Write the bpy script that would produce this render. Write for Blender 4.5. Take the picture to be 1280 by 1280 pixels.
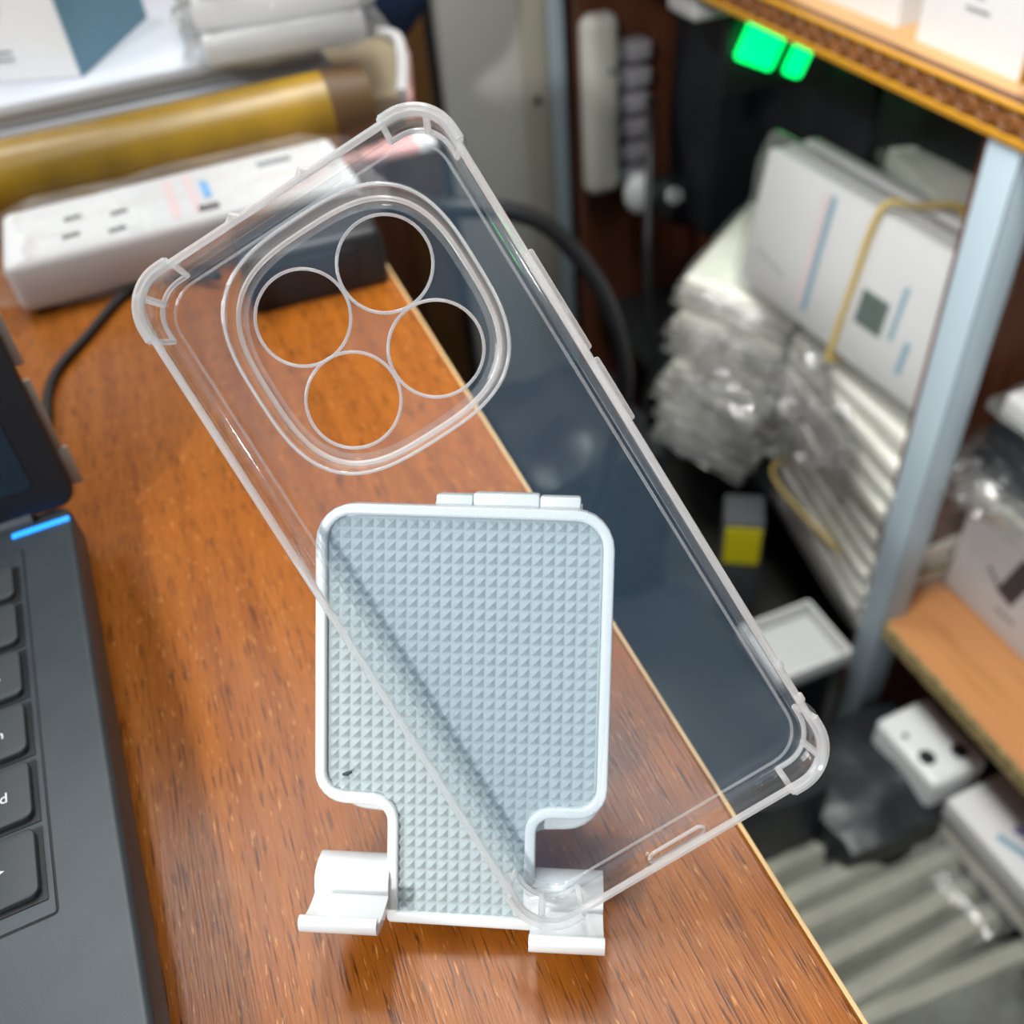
import bpy, bmesh, math, random
from mathutils import Vector, Matrix, Euler, noise
random.seed(7)
for o in list(bpy.data.objects): bpy.data.objects.remove(o)
S = bpy.context.scene
COL = S.collection
PI = math.pi
# ------------------------------------------------------------------ camera
CAM_H = 0.2255
RX = Vector((0.92608, -0.36825, -0.08226)); RD = Vector((-0.31018, -0.61881, -0.72171)); RF = Vector((0.21487, 0.69388, -0.68729))
cd = bpy.data.cameras.new('camera'); cam = bpy.data.objects.new('camera', cd); COL.objects.link(cam)
M = Matrix((RX, -RD, -RF)).transposed().to_4x4(); M.translation = (0, 0, CAM_H); cam.matrix_world = M
cd.sensor_width = 36; cd.lens = 36*1178/1280; cd.clip_start = .01; cd.clip_end = 50
cd.dof.use_dof = True; cd.dof.focus_distance = .203; cd.dof.aperture_fstop = 11.5
S.camera = cam
# ------------------------------------------------------------------ world, lights, exposure
S.view_settings.view_transform = 'Standard'; S.view_settings.look = 'None'; S.view_settings.gamma = 1
S.view_settings.exposure = 0.0; S.view_settings.use_curve_mapping = False
W = bpy.data.worlds.new('world'); S.world = W; W.use_nodes = True
bg = W.node_tree.nodes['Background']; bg.inputs[1].default_value = .30
wn = W.node_tree.nodes.new('ShaderNodeTexNoise'); wn.inputs['Scale'].default_value = 2.6; wn.inputs['Detail'].default_value = 3  # invented soft patches, added so the clear plastic has something to reflect
wr = W.node_tree.nodes.new('ShaderNodeValToRGB'); wr.color_ramp.elements[0].position = .40; wr.color_ramp.elements[0].color = (.25, .38, .52, 1)
wr.color_ramp.elements[1].position = .62; wr.color_ramp.elements[1].color = (1.15, 1.2, 1.2, 1)
wt = W.node_tree.nodes.new('ShaderNodeTexCoord'); W.node_tree.links.new(wt.outputs['Generated'], wn.inputs['Vector'])
W.node_tree.links.new(wn.outputs['Fac'], wr.inputs['Fac']); W.node_tree.links.new(wr.outputs['Color'], bg.inputs[0])
def area(name, loc, target, sx, sy, power, col=(1, 1, 1)):
    l = bpy.data.lights.new(name, 'AREA'); l.shape = 'RECTANGLE'; l.size = sx; l.size_y = sy; l.energy = power; l.color = col
    o = bpy.data.objects.new(name, l); COL.objects.link(o); o.location = loc
    o.rotation_euler = (Vector(target)-Vector(loc)).to_track_quat('-Z', 'Y').to_euler()
    return o
area('window_light', (-1.02, -.83, 1.08), (.03, .13, .05), .10, .10, 21, (1, .99, .97))
area('side_window_light', (-1.20, .12, 1.15), (.3, .45, -.2), 0.7, .5, 13, (.97, .99, 1))
area('ceiling_tube_light', (-.36, 1.42, 1.8), (-.3, .9, 0), .22, 1.1, 17, (.95, .98, 1))
area('aisle_tube_light', (.28, .45, 1.35), (.52, .6, -.35), .2, 1.2, 6, (.97, 1, .97))
sl = bpy.data.lights.new('shelf_fill_spot', 'SPOT'); sl.energy = 42; sl.spot_size = math.radians(54); sl.spot_blend = .7; sl.shadow_soft_size = .12; sl.color = (1, 1, .97)  # added fill that brightens the shelf, not a known lamp
so = bpy.data.objects.new('shelf_fill_spot', sl); COL.objects.link(so); so.location = (.10, .25, .82); so.rotation_euler = (Vector((.57, .40, -.45))-Vector(so.location)).to_track_quat('-Z', 'Y').to_euler()
area('end_wall_fill_light', (.22, .72, 1.2), (.42, 1.25, -.2), .12, .6, 9, (1, 1, .96))  # added fill that brightens the end wall, no known tube there
# ------------------------------------------------------------------ materials
def mat(name, col, rough=.5, metal=0, spec=.5, noise_amt=0, noise_scale=50, bump=0, bump_scale=200, emit=None, es=1, coat=0):
    m = bpy.data.materials.new(name); m.use_nodes = True; nt = m.node_tree; b = nt.nodes['Principled BSDF']
    b.inputs['Base Color'].default_value = (*col, 1); b.inputs['Roughness'].default_value = rough; b.inputs['Metallic'].default_value = metal
    b.inputs['Specular IOR Level'].default_value = spec; b.inputs['Coat Weight'].default_value = coat
    tc = nt.nodes.new('ShaderNodeTexCoord')
    if noise_amt:
        n = nt.nodes.new('ShaderNodeTexNoise'); n.inputs['Scale'].default_value = noise_scale; n.inputs['Detail'].default_value = 4
        nt.links.new(tc.outputs['Object'], n.inputs['Vector'])
        r = nt.nodes.new('ShaderNodeValToRGB'); r.color_ramp.elements[0].position = .3; r.color_ramp.elements[1].position = .7
        r.color_ramp.elements[0].color = (*[c*(1-noise_amt) for c in col], 1); r.color_ramp.elements[1].color = (*[min(1, c*(1+noise_amt)) for c in col], 1)
        nt.links.new(n.outputs['Fac'], r.inputs['Fac']); nt.links.new(r.outputs['Color'], b.inputs['Base Color'])
    if bump:
        n2 = nt.nodes.new('ShaderNodeTexNoise'); n2.inputs['Scale'].default_value = bump_scale; n2.inputs['Detail'].default_value = 3
        nt.links.new(tc.outputs['Object'], n2.inputs['Vector'])
        bp = nt.nodes.new('ShaderNodeBump'); bp.inputs['Strength'].default_value = bump; bp.inputs['Distance'].default_value = .002
        nt.links.new(n2.outputs['Fac'], bp.inputs['Height']); nt.links.new(bp.outputs['Normal'], b.inputs['Normal'])
    if emit:
        b.inputs['Emission Color'].default_value = (*emit, 1); b.inputs['Emission Strength'].default_value = es
    return m

def wood(name, c_dark, c_mid, c_light, along='Y', rough=.35, sx=260, sy=7, fleck=True, coat=0, spec=.5):
    m = bpy.data.materials.new(name); m.use_nodes = True; nt = m.node_tree; N = nt.nodes; L = nt.links; b = N['Principled BSDF']
    tc = N.new('ShaderNodeTexCoord'); mp = N.new('ShaderNodeMapping')
    sc = {'Y': (sx, sy, sx), 'X': (sy, sx, sx), 'Z': (sx, sx, sy)}[along]
    mp.inputs['Scale'].default_value = sc; L.new(tc.outputs['Object'], mp.inputs['Vector'])
    def nz(scale, detail, dist=0):
        n = N.new('ShaderNodeTexNoise'); n.inputs['Scale'].default_value = scale; n.inputs['Detail'].default_value = detail; n.inputs['Distortion'].default_value = dist
        L.new(mp.outputs['Vector'], n.inputs['Vector']); return n
    n1 = nz(.10, 6, .3); r1 = N.new('ShaderNodeValToRGB'); e = r1.color_ramp.elements
    e[0].position = .25; e[0].color = (*c_mid, 1); e[1].position = .75; e[1].color = (*c_light, 1)
    L.new(n1.outputs['Fac'], r1.inputs['Fac'])
    n2 = nz(1.0, 3, .2); r2 = N.new('ShaderNodeValToRGB'); e = r2.color_ramp.elements
    e[0].position = .56; e[0].color = (0, 0, 0, 1); e[1].position = .67; e[1].color = (.84, .84, .84, 1); L.new(n2.outputs['Fac'], r2.inputs['Fac'])
    mx = N.new('ShaderNodeMixRGB'); mx.inputs[2].default_value = (*c_dark, 1); L.new(r2.outputs['Color'], mx.inputs[0]); L.new(r1.outputs['Color'], mx.inputs[1])
    last = mx
    if fleck:
        mp2 = N.new('ShaderNodeMapping'); mp2.inputs['Scale'].default_value = [s*1.0 if s == sx else s*2.2 for s in sc]; mp2.inputs['Location'].default_value = (3.3, 1.7, 5.1); L.new(tc.outputs['Object'], mp2.inputs['Vector'])
        n3 = N.new('ShaderNodeTexNoise'); n3.inputs['Scale'].default_value = 1; n3.inputs['Detail'].default_value = 2; L.new(mp2.outputs['Vector'], n3.inputs['Vector'])
        r3 = N.new('ShaderNodeValToRGB'); e = r3.color_ramp.elements
        e[0].position = .64; e[0].color = (0, 0, 0, 1); e[1].position = .72; e[1].color = (.7, .7, .7, 1); L.new(n3.outputs['Fac'], r3.inputs['Fac'])
        mx2 = N.new('ShaderNodeMixRGB'); mx2.inputs[2].default_value = (.60, .28, .08, 1); L.new(r3.outputs['Color'], mx2.inputs[0]); L.new(mx.outputs['Color'], mx2.inputs[1]); last = mx2
    L.new(last.outputs['Color'], b.inputs['Base Color'])
    bp = N.new('ShaderNodeBump'); bp.inputs['Strength'].default_value = .25; bp.inputs['Distance'].default_value = .0004
    L.new(n2.outputs['Fac'], bp.inputs['Height']); L.new(bp.outputs['Normal'], b.inputs['Normal'])
    b.inputs['Roughness'].default_value = rough; b.inputs['Specular IOR Level'].default_value = spec
    return m

def clear(name, tint=(1, 1, 1), ior=1.45, rough=.05, haze=.08, haze_col=(.85, .9, .92), gl=1.0, bump=0, bump_scale=60, dots=0):
    """thin clear plastic: straight-through transmission, fresnel gloss and a little scattering"""
    m = bpy.data.materials.new(name); m.use_nodes = True; nt = m.node_tree; N = nt.nodes; L = nt.links
    N.remove(N['Principled BSDF']); out = N['Material Output']
    tr = N.new('ShaderNodeBsdfTransparent'); tr.inputs[0].default_value = (*tint, 1)
    gs = N.new('ShaderNodeBsdfGlossy'); gs.inputs['Roughness'].default_value = rough; gs.inputs[0].default_value = (gl, gl, gl, 1)
    fr = N.new('ShaderNodeFresnel'); geo = N.new('ShaderNodeNewGeometry'); im = N.new('ShaderNodeMapRange')
    im.inputs[3].default_value = ior; im.inputs[4].default_value = 1/ior; L.new(geo.outputs['Backfacing'], im.inputs[0]); L.new(im.outputs[0], fr.inputs['IOR'])
    m1 = N.new('ShaderNodeMixShader'); L.new(fr.outputs[0], m1.inputs[0]); L.new(tr.outputs[0], m1.inputs[1]); L.new(gs.outputs[0], m1.inputs[2])
    df = N.new('ShaderNodeBsdfDiffuse'); df.inputs[0].default_value = (*haze_col, 1)
    tl = N.new('ShaderNodeBsdfTranslucent'); tl.inputs[0].default_value = (*haze_col, 1)
    m3 = N.new('ShaderNodeMixShader'); L.new(df.outputs[0], m3.inputs[1]); L.new(tl.outputs[0], m3.inputs[2])
    m2 = N.new('ShaderNodeMixShader'); m2.inputs[0].default_value = haze; L.new(m1.outputs[0], m2.inputs[1]); L.new(m3.outputs[0], m2.inputs[2])
    tc = N.new('ShaderNodeTexCoord')
    if dots:
        sp = N.new('ShaderNodeSeparateXYZ'); L.new(tc.outputs['Object'], sp.inputs[0]); prev = None
        for ax in (0, 1):
            mu = N.new('ShaderNodeMath'); mu.operation = 'MULTIPLY'; mu.inputs[1].default_value = 2*PI*dots; L.new(sp.outputs[ax], mu.inputs[0])
            sn = N.new('ShaderNodeMath'); sn.operation = 'SINE'; L.new(mu.outputs[0], sn.inputs[0])
            if prev:
                ml = N.new('ShaderNodeMath'); ml.operation = 'MULTIPLY'; L.new(prev.outputs[0], ml.inputs[0]); L.new(sn.outputs[0], ml.inputs[1]); prev = ml
            else: prev = sn
        mr = N.new('ShaderNodeMapRange'); mr.inputs[1].default_value = -.2; mr.inputs[2].default_value = 1
        mr.inputs[3].default_value = haze*.75; mr.inputs[4].default_value = haze*2.2; L.new(prev.outputs[0], mr.inputs[0]); L.new(mr.outputs[0], m2.inputs[0])
    if bump:
        n2 = N.new('ShaderNodeTexNoise'); n2.inputs['Scale'].default_value = bump_scale; n2.inputs['Detail'].default_value = 3; L.new(tc.outputs['Object'], n2.inputs['Vector'])
        bp = N.new('ShaderNodeBump'); bp.inputs['Strength'].default_value = bump; bp.inputs['Distance'].default_value = .004
        L.new(n2.outputs['Fac'], bp.inputs['Height'])
        for s in (gs, df): L.new(bp.outputs['Normal'], s.inputs['Normal'])
        L.new(bp.outputs['Normal'], fr.inputs['Normal'])
    L.new(m2.outputs[0], out.inputs[0])
    return m

M_desk = wood('desk_laminate', (.045, .012, .003), (.21, .057, .006), (.34, .104, .011), rough=.27, sx=1500, sy=75, spec=.32)
M_band = mat('edge_band', (.62, .42, .20), .5)
M_white = mat('white_plastic', (.76, .79, .79), .28, bump=0)
M_gloss = mat('white_gloss_plastic', (.76, .78, .78), .18)
M_pad = mat('grey_rubber', (.42, .485, .50), .55)
M_ink = mat('dark_mark', (.03, .04, .05), .6)
M_tpu = clear('clear_tpu_panel', (.982, .99, .995), 1.45, .05, .036, (.34, .62, .92), dots=1250)  # blue haze colour stands in for room reflections on the panel
M_tpuw = clear('clear_tpu_wall', (.985, .99, .99), 1.45, .06, .022, (.92, .95, .96))
M_bead = clear('clear_tpu_edge', (.95, .97, .98), 1.5, .07, .52, (1, 1, 1))  # strong white haze paints bright highlights onto the milky edges
def glassy(m, fac):
    nt = m.node_tree; out = nt.nodes['Material Output']; old = out.inputs[0].links[0].from_socket
    g = nt.nodes.new('ShaderNodeBsdfGlass'); g.inputs['IOR'].default_value = 1.42; g.inputs['Roughness'].default_value = .03
    mx = nt.nodes.new('ShaderNodeMixShader'); mx.inputs[0].default_value = fac; nt.links.new(old, mx.inputs[1]); nt.links.new(g.outputs[0], mx.inputs[2]); nt.links.new(mx.outputs[0], out.inputs[0])
glassy(M_bead, .35)
M_lap = mat('laptop_shell', (.030, .040, .048), .42, noise_amt=.12, noise_scale=60, bump=.05, bump_scale=2500)
M_key = mat('key_plastic', (.034, .040, .045), .5)
M_lid = mat('laptop_bezel', (.006, .008, .011), .45)
M_scr = mat('screen_glass', (.010, .022, .036), .3)
M_led = mat('blue_led', (.02, .25, .9), .4, emit=(.01, .26, 1), es=1.5)
M_print = mat('key_legend', (.7, .72, .72), .6)
M_worn = mat('worn_silver', (.42, .36, .30), .45, metal=.3)
M_black = mat('black_plastic', (.012, .013, .015), .45)
M_blackg = mat('black_film', (.012, .014, .018), .42, bump=.5, bump_scale=60)
M_card = mat('white_card', (.66, .66, .66), .55)
M_cream = mat('cream_insert', (.74, .74, .66), .5, noise_amt=.08, noise_scale=30)
M_olive = mat('grey_green_insert', (.33, .335, .27), .5, noise_amt=.2, noise_scale=30)
M_ring = clear('clear_tpu_ring', (.97, .98, .99), 1.5, .07, .16, (.94, .97, .98))
M_filmc = clear('clear_film_bright', (.98, .98, .98), 1.5, .08, .06, (.9, .9, .88), bump=.9, bump_scale=45)
M_film = clear('clear_film', (.97, .97, .97), 1.5, .10, .12, (.85, .87, .83), bump=.8, bump_scale=55)
M_filmd = clear('clear_film_glossy', (.97, .97, .97), 1.4, .12, .02, (.6, .6, .6), bump=.8, bump_scale=55)
M_paper = mat('white_paper', (.58, .61, .67), .6)
M_greyedge = mat('grey_page_edge', (.38, .39, .41), .7)
M_teal = mat('teal_card', (.13, .27, .36), .6)
M_gold = mat('yellow_roll', (.29, .165, .008), .34, noise_amt=.35, noise_scale=22)
M_rollend = mat('brown_roll_end', (.10, .05, .015), .5)
M_pink = mat('pink_print', (.78, .42, .40), .5)
M_lpink = mat('pale_pink_print', (.75, .58, .58), .5)
M_blue = mat('blue_print', (.16, .42, .75), .5)
M_beige = mat('beige_card', (.33, .27, .17), .7)
M_navy = mat('navy_cloth', (.015, .04, .10), .9)
M_hole = mat('dark_slot', (.05, .055, .06), .7)
M_slot = mat('grey_slot', (.20, .21, .22), .7)
M_brown = wood('brown_board', (.05, .014, .006), (.115, .035, .016), (.16, .055, .025), along='Z', rough=.5, fleck=False, sx=90, sy=5)
M_orange = wood('orange_board', (.42, .17, .05), (.50, .21, .07), (.60, .28, .11), along='Y', rough=.45, fleck=False, sx=60, sy=5)
M_tan = wood('tan_shelf_top', (.36, .18, .06), (.44, .24, .09), (.52, .30, .13), along='Y', rough=.45, fleck=False, sx=60, sy=5)
M_carve = mat('carved_brown', (.085, .028, .008), .5, noise_amt=.5, noise_scale=90)
M_gilt = mat('gilt_strip', (.50, .24, .02), .4)
M_chip = mat('chipboard_edge', (.42, .32, .14), .8, noise_amt=.5, noise_scale=120)
M_steel = mat('grey_blue_paint', (.43, .53, .59), .45)
M_wallw = mat('cream_wall_paint', (.72, .71, .64), .7)
M_beigew = mat('beige_wall_strip', (.47, .44, .36), .7)
M_plank = wood('door_plank', (.08, .03, .008), (.17, .075, .02), (.24, .11, .03), along='Z', rough=.5, fleck=False, sx=60, sy=4)
M_floor = mat('dark_floor', (.035, .035, .034), .6, noise_amt=.3, noise_scale=12)
M_cream_plastic = mat('cream_plastic', (.72, .71, .62), .35)
M_lilac = mat('grey_plastic', (.42, .40, .43), .4)
M_green = mat('green_led_panel', (0, .3, .08), .4, emit=(.0, 1, .16), es=2.4)
M_band_r = mat('rubber_band', (.50, .36, .10), .55)
M_yel = mat('yellow_label', (.75, .66, .01), .5)
M_dgreen = mat('dark_green_print', (.05, .09, .08), .5)
M_bprint = mat('blue_line_print', (.16, .32, .42), .5)
M_dprint = mat('dark_print', (.06, .06, .07), .5)
M_grey = mat('grey_tray', (.50, .52, .52), .5)
# ------------------------------------------------------------------ mesh helpers
def finish(bm, name):
    me = bpy.data.meshes.new(name); bm.normal_update(); bm.to_mesh(me); bm.free(); return me
def link(name, me, m, parent=None, smooth=True, label=None, mw=None):
    o = bpy.data.objects.new(name, me); COL.objects.link(o)
    if m and not me.materials: me.materials.append(m)
    if smooth:
        for p in me.polygons: p.use_smooth = True
        try: me.set_sharp_from_angle(angle=math.radians(38))
        except Exception: pass
    if parent: o.parent = parent
    if label: o['label'] = label
    if mw is not None: o.matrix_world = mw
    return o
def tag(o, label, cat, group=None):
    o['label'] = label; o['category'] = cat
    if group: o['group'] = group
    return o
def empty(name, label, cat, loc=(0, 0, 0), rot=(0, 0, 0), group=None, mw=None):
    o = bpy.data.objects.new(name, None); COL.objects.link(o); o.empty_display_size = .02
    if mw is not None: o.matrix_world = mw
    else: o.location = loc; o.rotation_euler = rot
    return tag(o, label, cat, group)
def struct(o): o['kind'] = 'structure'; return o
def box_bm(bm, c, s, bev=0, seg=2, mx=None):
    r = bmesh.ops.create_cube(bm, size=1); vs = r['verts']
    bmesh.ops.scale(bm, vec=s, verts=vs)
    if bev:
        es = list({e for v in vs for e in v.link_edges})
        g = bmesh.ops.bevel(bm, geom=es, offset=bev, segments=seg, profile=.5, affect='EDGES'); vs = list({v for f in g['faces'] for v in f.verts} | {v for v in vs if v.is_valid})
    if mx is not None: bmesh.ops.transform(bm, matrix=mx, verts=vs)
    bmesh.ops.translate(bm, vec=c, verts=vs)
def box(c, s, bev=0, seg=2, mx=None):
    bm = bmesh.new(); box_bm(bm, c, s, bev, seg, mx); return finish(bm, 'box')
def rrect(x0, x1, y0, y1, r, n=8):
    rs = r if isinstance(r, (list, tuple)) else [r]*4   # order: x1y1, x0y1, x0y0, x1y0
    pts = []
    for (cx, cy, a0), rr in zip(((x1, y1, 0), (x0, y1, 90), (x0, y0, 180), (x1, y0, 270)), rs):
        sx = -1 if cx == x1 else 1; sy = -1 if cy == y1 else 1
        for k in range(n+1):
            a = math.radians(a0+90*k/n); pts.append((cx+sx*rr+rr*math.cos(a), cy+sy*rr+rr*math.sin(a)))
    return pts
def circle(cx, cy, r, n=48): return [(cx+r*math.cos(2*PI*k/n), cy+r*math.sin(2*PI*k/n)) for k in range(n)]
def squircle(cx, cy, a, e, n=72):
    f = lambda t: math.copysign(abs(t)**(2/e), t)
    return [(cx+a*f(math.cos(2*PI*k/n)), cy+a*f(math.sin(2*PI*k/n))) for k in range(n)]
def fillet(pts, rads, n=6):
    out = []; m = len(pts)
    for i in range(m):
        p = Vector(pts[i]); a = Vector(pts[i-1])-p; b = Vector(pts[(i+1) % m])-p; r = rads[i]
        if r <= 0: out.append(tuple(p)); continue
        a.normalize(); b.normalize(); ang = a.angle(b); d = r/math.tan(ang/2); c = p+(a+b).normalized()*(r/math.sin(ang/2))
        s = p+a*d-c; e = p+b*d-c; t0 = math.atan2(s.y, s.x); dt = (math.atan2(e.y, e.x)-t0+PI) % (2*PI)-PI
        out += [(c.x+r*math.cos(t0+dt*k/n), c.y+r*math.sin(t0+dt*k/n)) for k in range(n+1)]
    return out
def plate(outlines, z0, z1, bev=0, res=2):
    """solid plate between z0 and z1 bounded by the first outline with the others cut out"""
    cu = bpy.data.curves.new('c', 'CURVE'); cu.dimensions = '2D'; cu.fill_mode = 'BOTH'
    for pts in outlines:
        sp = cu.splines.new('POLY'); sp.points.add(len(pts)-1); sp.use_cyclic_u = True
        for q, p in zip(sp.points, pts): q.co = (p[0], p[1], 0, 1)
    h = (z1-z0)/2; cu.bevel_depth = bev; cu.bevel_resolution = res; cu.extrude = h-bev; cu.offset = -bev
    o = bpy.data.objects.new('tmp', cu); COL.objects.link(o)
    dg = bpy.context.evaluated_depsgraph_get(); dg.update()
    me = bpy.data.meshes.new_from_object(o.evaluated_get(dg)); bpy.data.objects.remove(o); bpy.data.curves.remove(cu)
    me.transform(Matrix.Translation((0, 0, (z0+z1)/2))); me.materials.clear()
    bm = bmesh.new(); bm.from_mesh(me); bmesh.ops.remove_doubles(bm, verts=bm.verts, dist=1e-6); bmesh.ops.recalc_face_normals(bm, faces=bm.faces); bm.to_mesh(me); bm.free()
    return me
def tube_bm(bm, pts, r, n=10, closed=False):
    pts = [Vector(p) for p in pts]; m = len(pts); rings = []; up = Vector((0, 0, 1)); prev = None
    for i, p in enumerate(pts):
        t = (pts[(i+1) % m]-pts[i-1]) if closed else (pts[min(i+1, m-1)]-pts[max(i-1, 0)])
        t.normalize()
        if prev is None: prev = t.orthogonal().normalized()
        nrm = prev-t*prev.dot(t)
        if nrm.length < 1e-6: nrm = t.orthogonal()
        nrm.normalize(); b = t.cross(nrm); prev = nrm
        rr = r[i] if isinstance(r, (list, tuple)) else r
        rings.append([bm.verts.new(p+(nrm*math.cos(2*PI*k/n)+b*math.sin(2*PI*k/n))*rr) for k in range(n)])
    for i in range(m if closed else m-1):
        a, b2 = rings[i], rings[(i+1) % m]
        off = 0
        if closed and i == m-1:   # match twist
            off = min(range(n), key=lambda s: (a[0].co-b2[s].co).length)
        for k in range(n): bm.faces.new((a[k], a[(k+1) % n], b2[(k+1+off) % n], b2[(k+off) % n]))
    if not closed: bm.faces.new(rings[0][::-1]); bm.faces.new(rings[-1])
def tube(pts, r, n=10, closed=False):
    bm = bmesh.new(); tube_bm(bm, pts, r, n, closed); bmesh.ops.recalc_face_normals(bm, faces=bm.faces); return finish(bm, 'tube')
def smooth_path(pts, n=8):
    P = [Vector(p) for p in pts]; out = []
    for i in range(len(P)-1):
        p0, p1, p2, p3 = P[max(i-1, 0)], P[i], P[i+1], P[min(i+2, len(P)-1)]
        for k in range(n):
            t = k/n; out.append(.5*((2*p1)+(p2-p0)*t+(2*p0-5*p1+4*p2-p3)*t*t+(3*p1-p0-3*p2+p3)*t**3))
    out.append(P[-1]); return out
def cyl_bm(bm, p0, p1, r, n=24, r2=None): tube_bm(bm, [p0, p1], [r, r if r2 is None else r2], n)
def cyl(p0, p1, r, n=24, r2=None):
    bm = bmesh.new(); cyl_bm(bm, p0, p1, r, n, r2); bmesh.ops.recalc_face_normals(bm, faces=bm.faces); return finish(bm, 'cyl')
def extrude_profile(prof, x0, x1, axis='x'):
    """closed profile (a, b) swept along x"""
    bm = bmesh.new(); A = [bm.verts.new((x0, a, b)) for a, b in prof]; B = [bm.verts.new((x1, a, b)) for a, b in prof]; n = len(prof)
    for i in range(n): bm.faces.new((A[i], A[(i+1) % n], B[(i+1) % n], B[i]))
    bm.faces.new(A[::-1]); bm.faces.new(B); bmesh.ops.recalc_face_normals(bm, faces=bm.faces); return finish(bm, 'prof')
def text(body, size, m, parent, name='printed_text', align='CENTER', depth=.0001, mx=None):
    cu = bpy.data.curves.new('t', 'FONT'); cu.body = body; cu.size = size; cu.align_x = align; cu.align_y = 'CENTER'; cu.extrude = depth
    o = bpy.data.objects.new('tmp', cu); COL.objects.link(o); dg = bpy.context.evaluated_depsgraph_get(); dg.update()
    me = bpy.data.meshes.new_from_object(o.evaluated_get(dg)); bpy.data.objects.remove(o); me.materials.clear()
    if mx is not None: me.transform(mx)
    return link(name, me, m, parent, smooth=False)
def copy_tree(o, parent=None):
    c = o.copy(); COL.objects.link(c)
    if parent: c.parent = parent
    for ch in list(o.children): copy_tree(ch, c)
    return c
def T(x, y, z): return Matrix.Translation((x, y, z))
def frame(o, ex, ey, ez):
    m = Matrix((ex, ey, ez)).transposed().to_4x4(); m.translation = o; return m

# ------------------------------------------------------------------ setting
FZ = -.80
struct(link('floor', box((.35, .6, FZ-.02), (2.2, 2.6, .04)), M_floor))
struct(link('wall_end', box((.35, 1.30, .25), (2.2, .04, 2.1)), M_brown))
struct(link('wall_right', box((1.0, .55, .25), (.04, 1.5, 2.1)), M_brown))

# ------------------------------------------------------------------ desk
desk = empty('desk', 'reddish brown wood laminate desk under the laptop and phone stand', 'desk', (0, 0, FZ))
link('desk_top', box((-.395, .33, -.0125-FZ), (.95-.0006, 1.25, .025), .001), M_desk, desk, smooth=False)
link('edge_band', box((.0802, .33, -.0125-FZ), (.0012, 1.25, .0246), .0003), M_band, desk, smooth=False, label='pale tan edge strip')
link('side_panel', box((.055, .33, (-.025-FZ)/2), (.018, 1.15, -.025-FZ)), M_brown, desk, smooth=False)
link('side_panel', box((-.83, .33, (-.025-FZ)/2), (.018, 1.15, -.025-FZ)), M_brown, desk, smooth=False)

# ------------------------------------------------------------------ phone stand
PO = Vector((.02413, .12683, .05096)); U = Vector((.90322663, -.42519136, -.05825767)); V = Vector((.30925441, .5507175, .7752883)); NN = Vector((-.29756237, -.71827748, .62891502))
PF = frame(PO, U, V, NN)
st = empty('phone_stand', 'white folding phone stand with grey studded rubber pad on the desk', 'phone stand', mw=T(.03, .17, 0))
inv = st.matrix_world.inverted()
xl, xr, yt, yb, tl, tr_, tb = -.0349, .0322, .0415, -.0279, -.0180, .0161, -.0556
def tee(i, dy=0):
    p = [(xl+i, yt-i), (xl+i, yb+i+.0004), (tl+i, yb+i-.0002), (tl+i, tb+i), (tr_-i, tb+i-.0004), (tr_-i, yb+i-.0014), (xr-i, yb+i-.0012), (xr-i, yt-i-.0004)]
    s = .0026 if i else 0
    return fillet(p, [.0088-s, .0072-s, .0036+s, .0012-s*.3, .0012-s*.3, .0036+s, .0072-s, .0088-s])
def child(name, me, m, label=None, smooth=True, parent=None):
    o = link(name, me, m, None, smooth, label); o.parent = parent or st
    o.matrix_parent_inverse = (inv if parent is None else Matrix()); o.matrix_basis = PF if parent is None else Matrix(); return o
rim = plate([tee(0), tee(.0025)], -.005, 0.0008, .0006)
child('plate_rim', rim, M_white)
child('plate_back', plate([tee(.0012)], -.0052, -.0012, 0), M_white)
sh = [(xl+.004, yt-.012), (xl+.003, yb-.0028), (tl+.001, yb-.0040), (tl+.001, tb+.004), (tr_-.001, tb+.004), (tr_-.001, yb-.0068), (xr-.0005, yb-.0058), (xr-.001, yt-.012)]
child('back_shell', plate([fillet(sh, [.004, .008, .003, .001, .001, .003, .009, .004])], -.0115, -.0045, .0015), M_white)
# studded pad: base sheet plus a pyramid in each cell that fits inside the outline
pad_out = tee(.0012)
def inside(x, y):
    c = False; n = len(pad_out)
    for i in range(n):
        x1, y1 = pad_out[i]; x2, y2 = pad_out[(i+1) % n]
        if (y1 > y) != (y2 > y) and x < (x2-x1)*(y-y1)/(y2-y1)+x1: c = not c
    return c
pitch = (xr-xl-.0058)/24; x0 = xl+.0029; y0 = yt-.0031
bm = bmesh.new()
for i in range(-1, 26):
    for j in range(-1, 41):
        a, b2 = x0+i*pitch, y0-(j+1)*pitch; g = pitch*.025
        cs = [(a+g, b2+g), (a+pitch-g, b2+g), (a+pitch-g, b2+pitch-g), (a+g, b2+pitch-g)]
        if not all(inside(*c) for c in cs): continue
        vs = [bm.verts.new((*c, -.0009)) for c in cs]; ap = bm.verts.new((a+pitch/2, b2+pitch/2, -.0001))
        for k in range(4): bm.faces.new((vs[k], vs[(k+1) % 4], ap))
studs = finish(bm, 'studs')
me = plate([tee(.0027)], -.0016, -.0008, 0); bm = bmesh.new(); bm.from_mesh(me); bm.from_mesh(studs); me2 = finish(bm, 'pad')
child('grip_pad', me2, M_pad, 'light grey rubber pad of small pyramids', smooth=False)
bm = bmesh.new(); 
cx_, cy_ = -.0274, -.0208
tube_bm(bm, [(cx_-.0011, cy_-.0003, .0001), (cx_, cy_, .0003), (cx_+.0010, cy_+.0005, .0001)], [.0003, .0005, .0002], 8)
child('scuff_mark', finish(bm, 'mark'), M_ink, 'small dark scuff on the pad')
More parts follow.
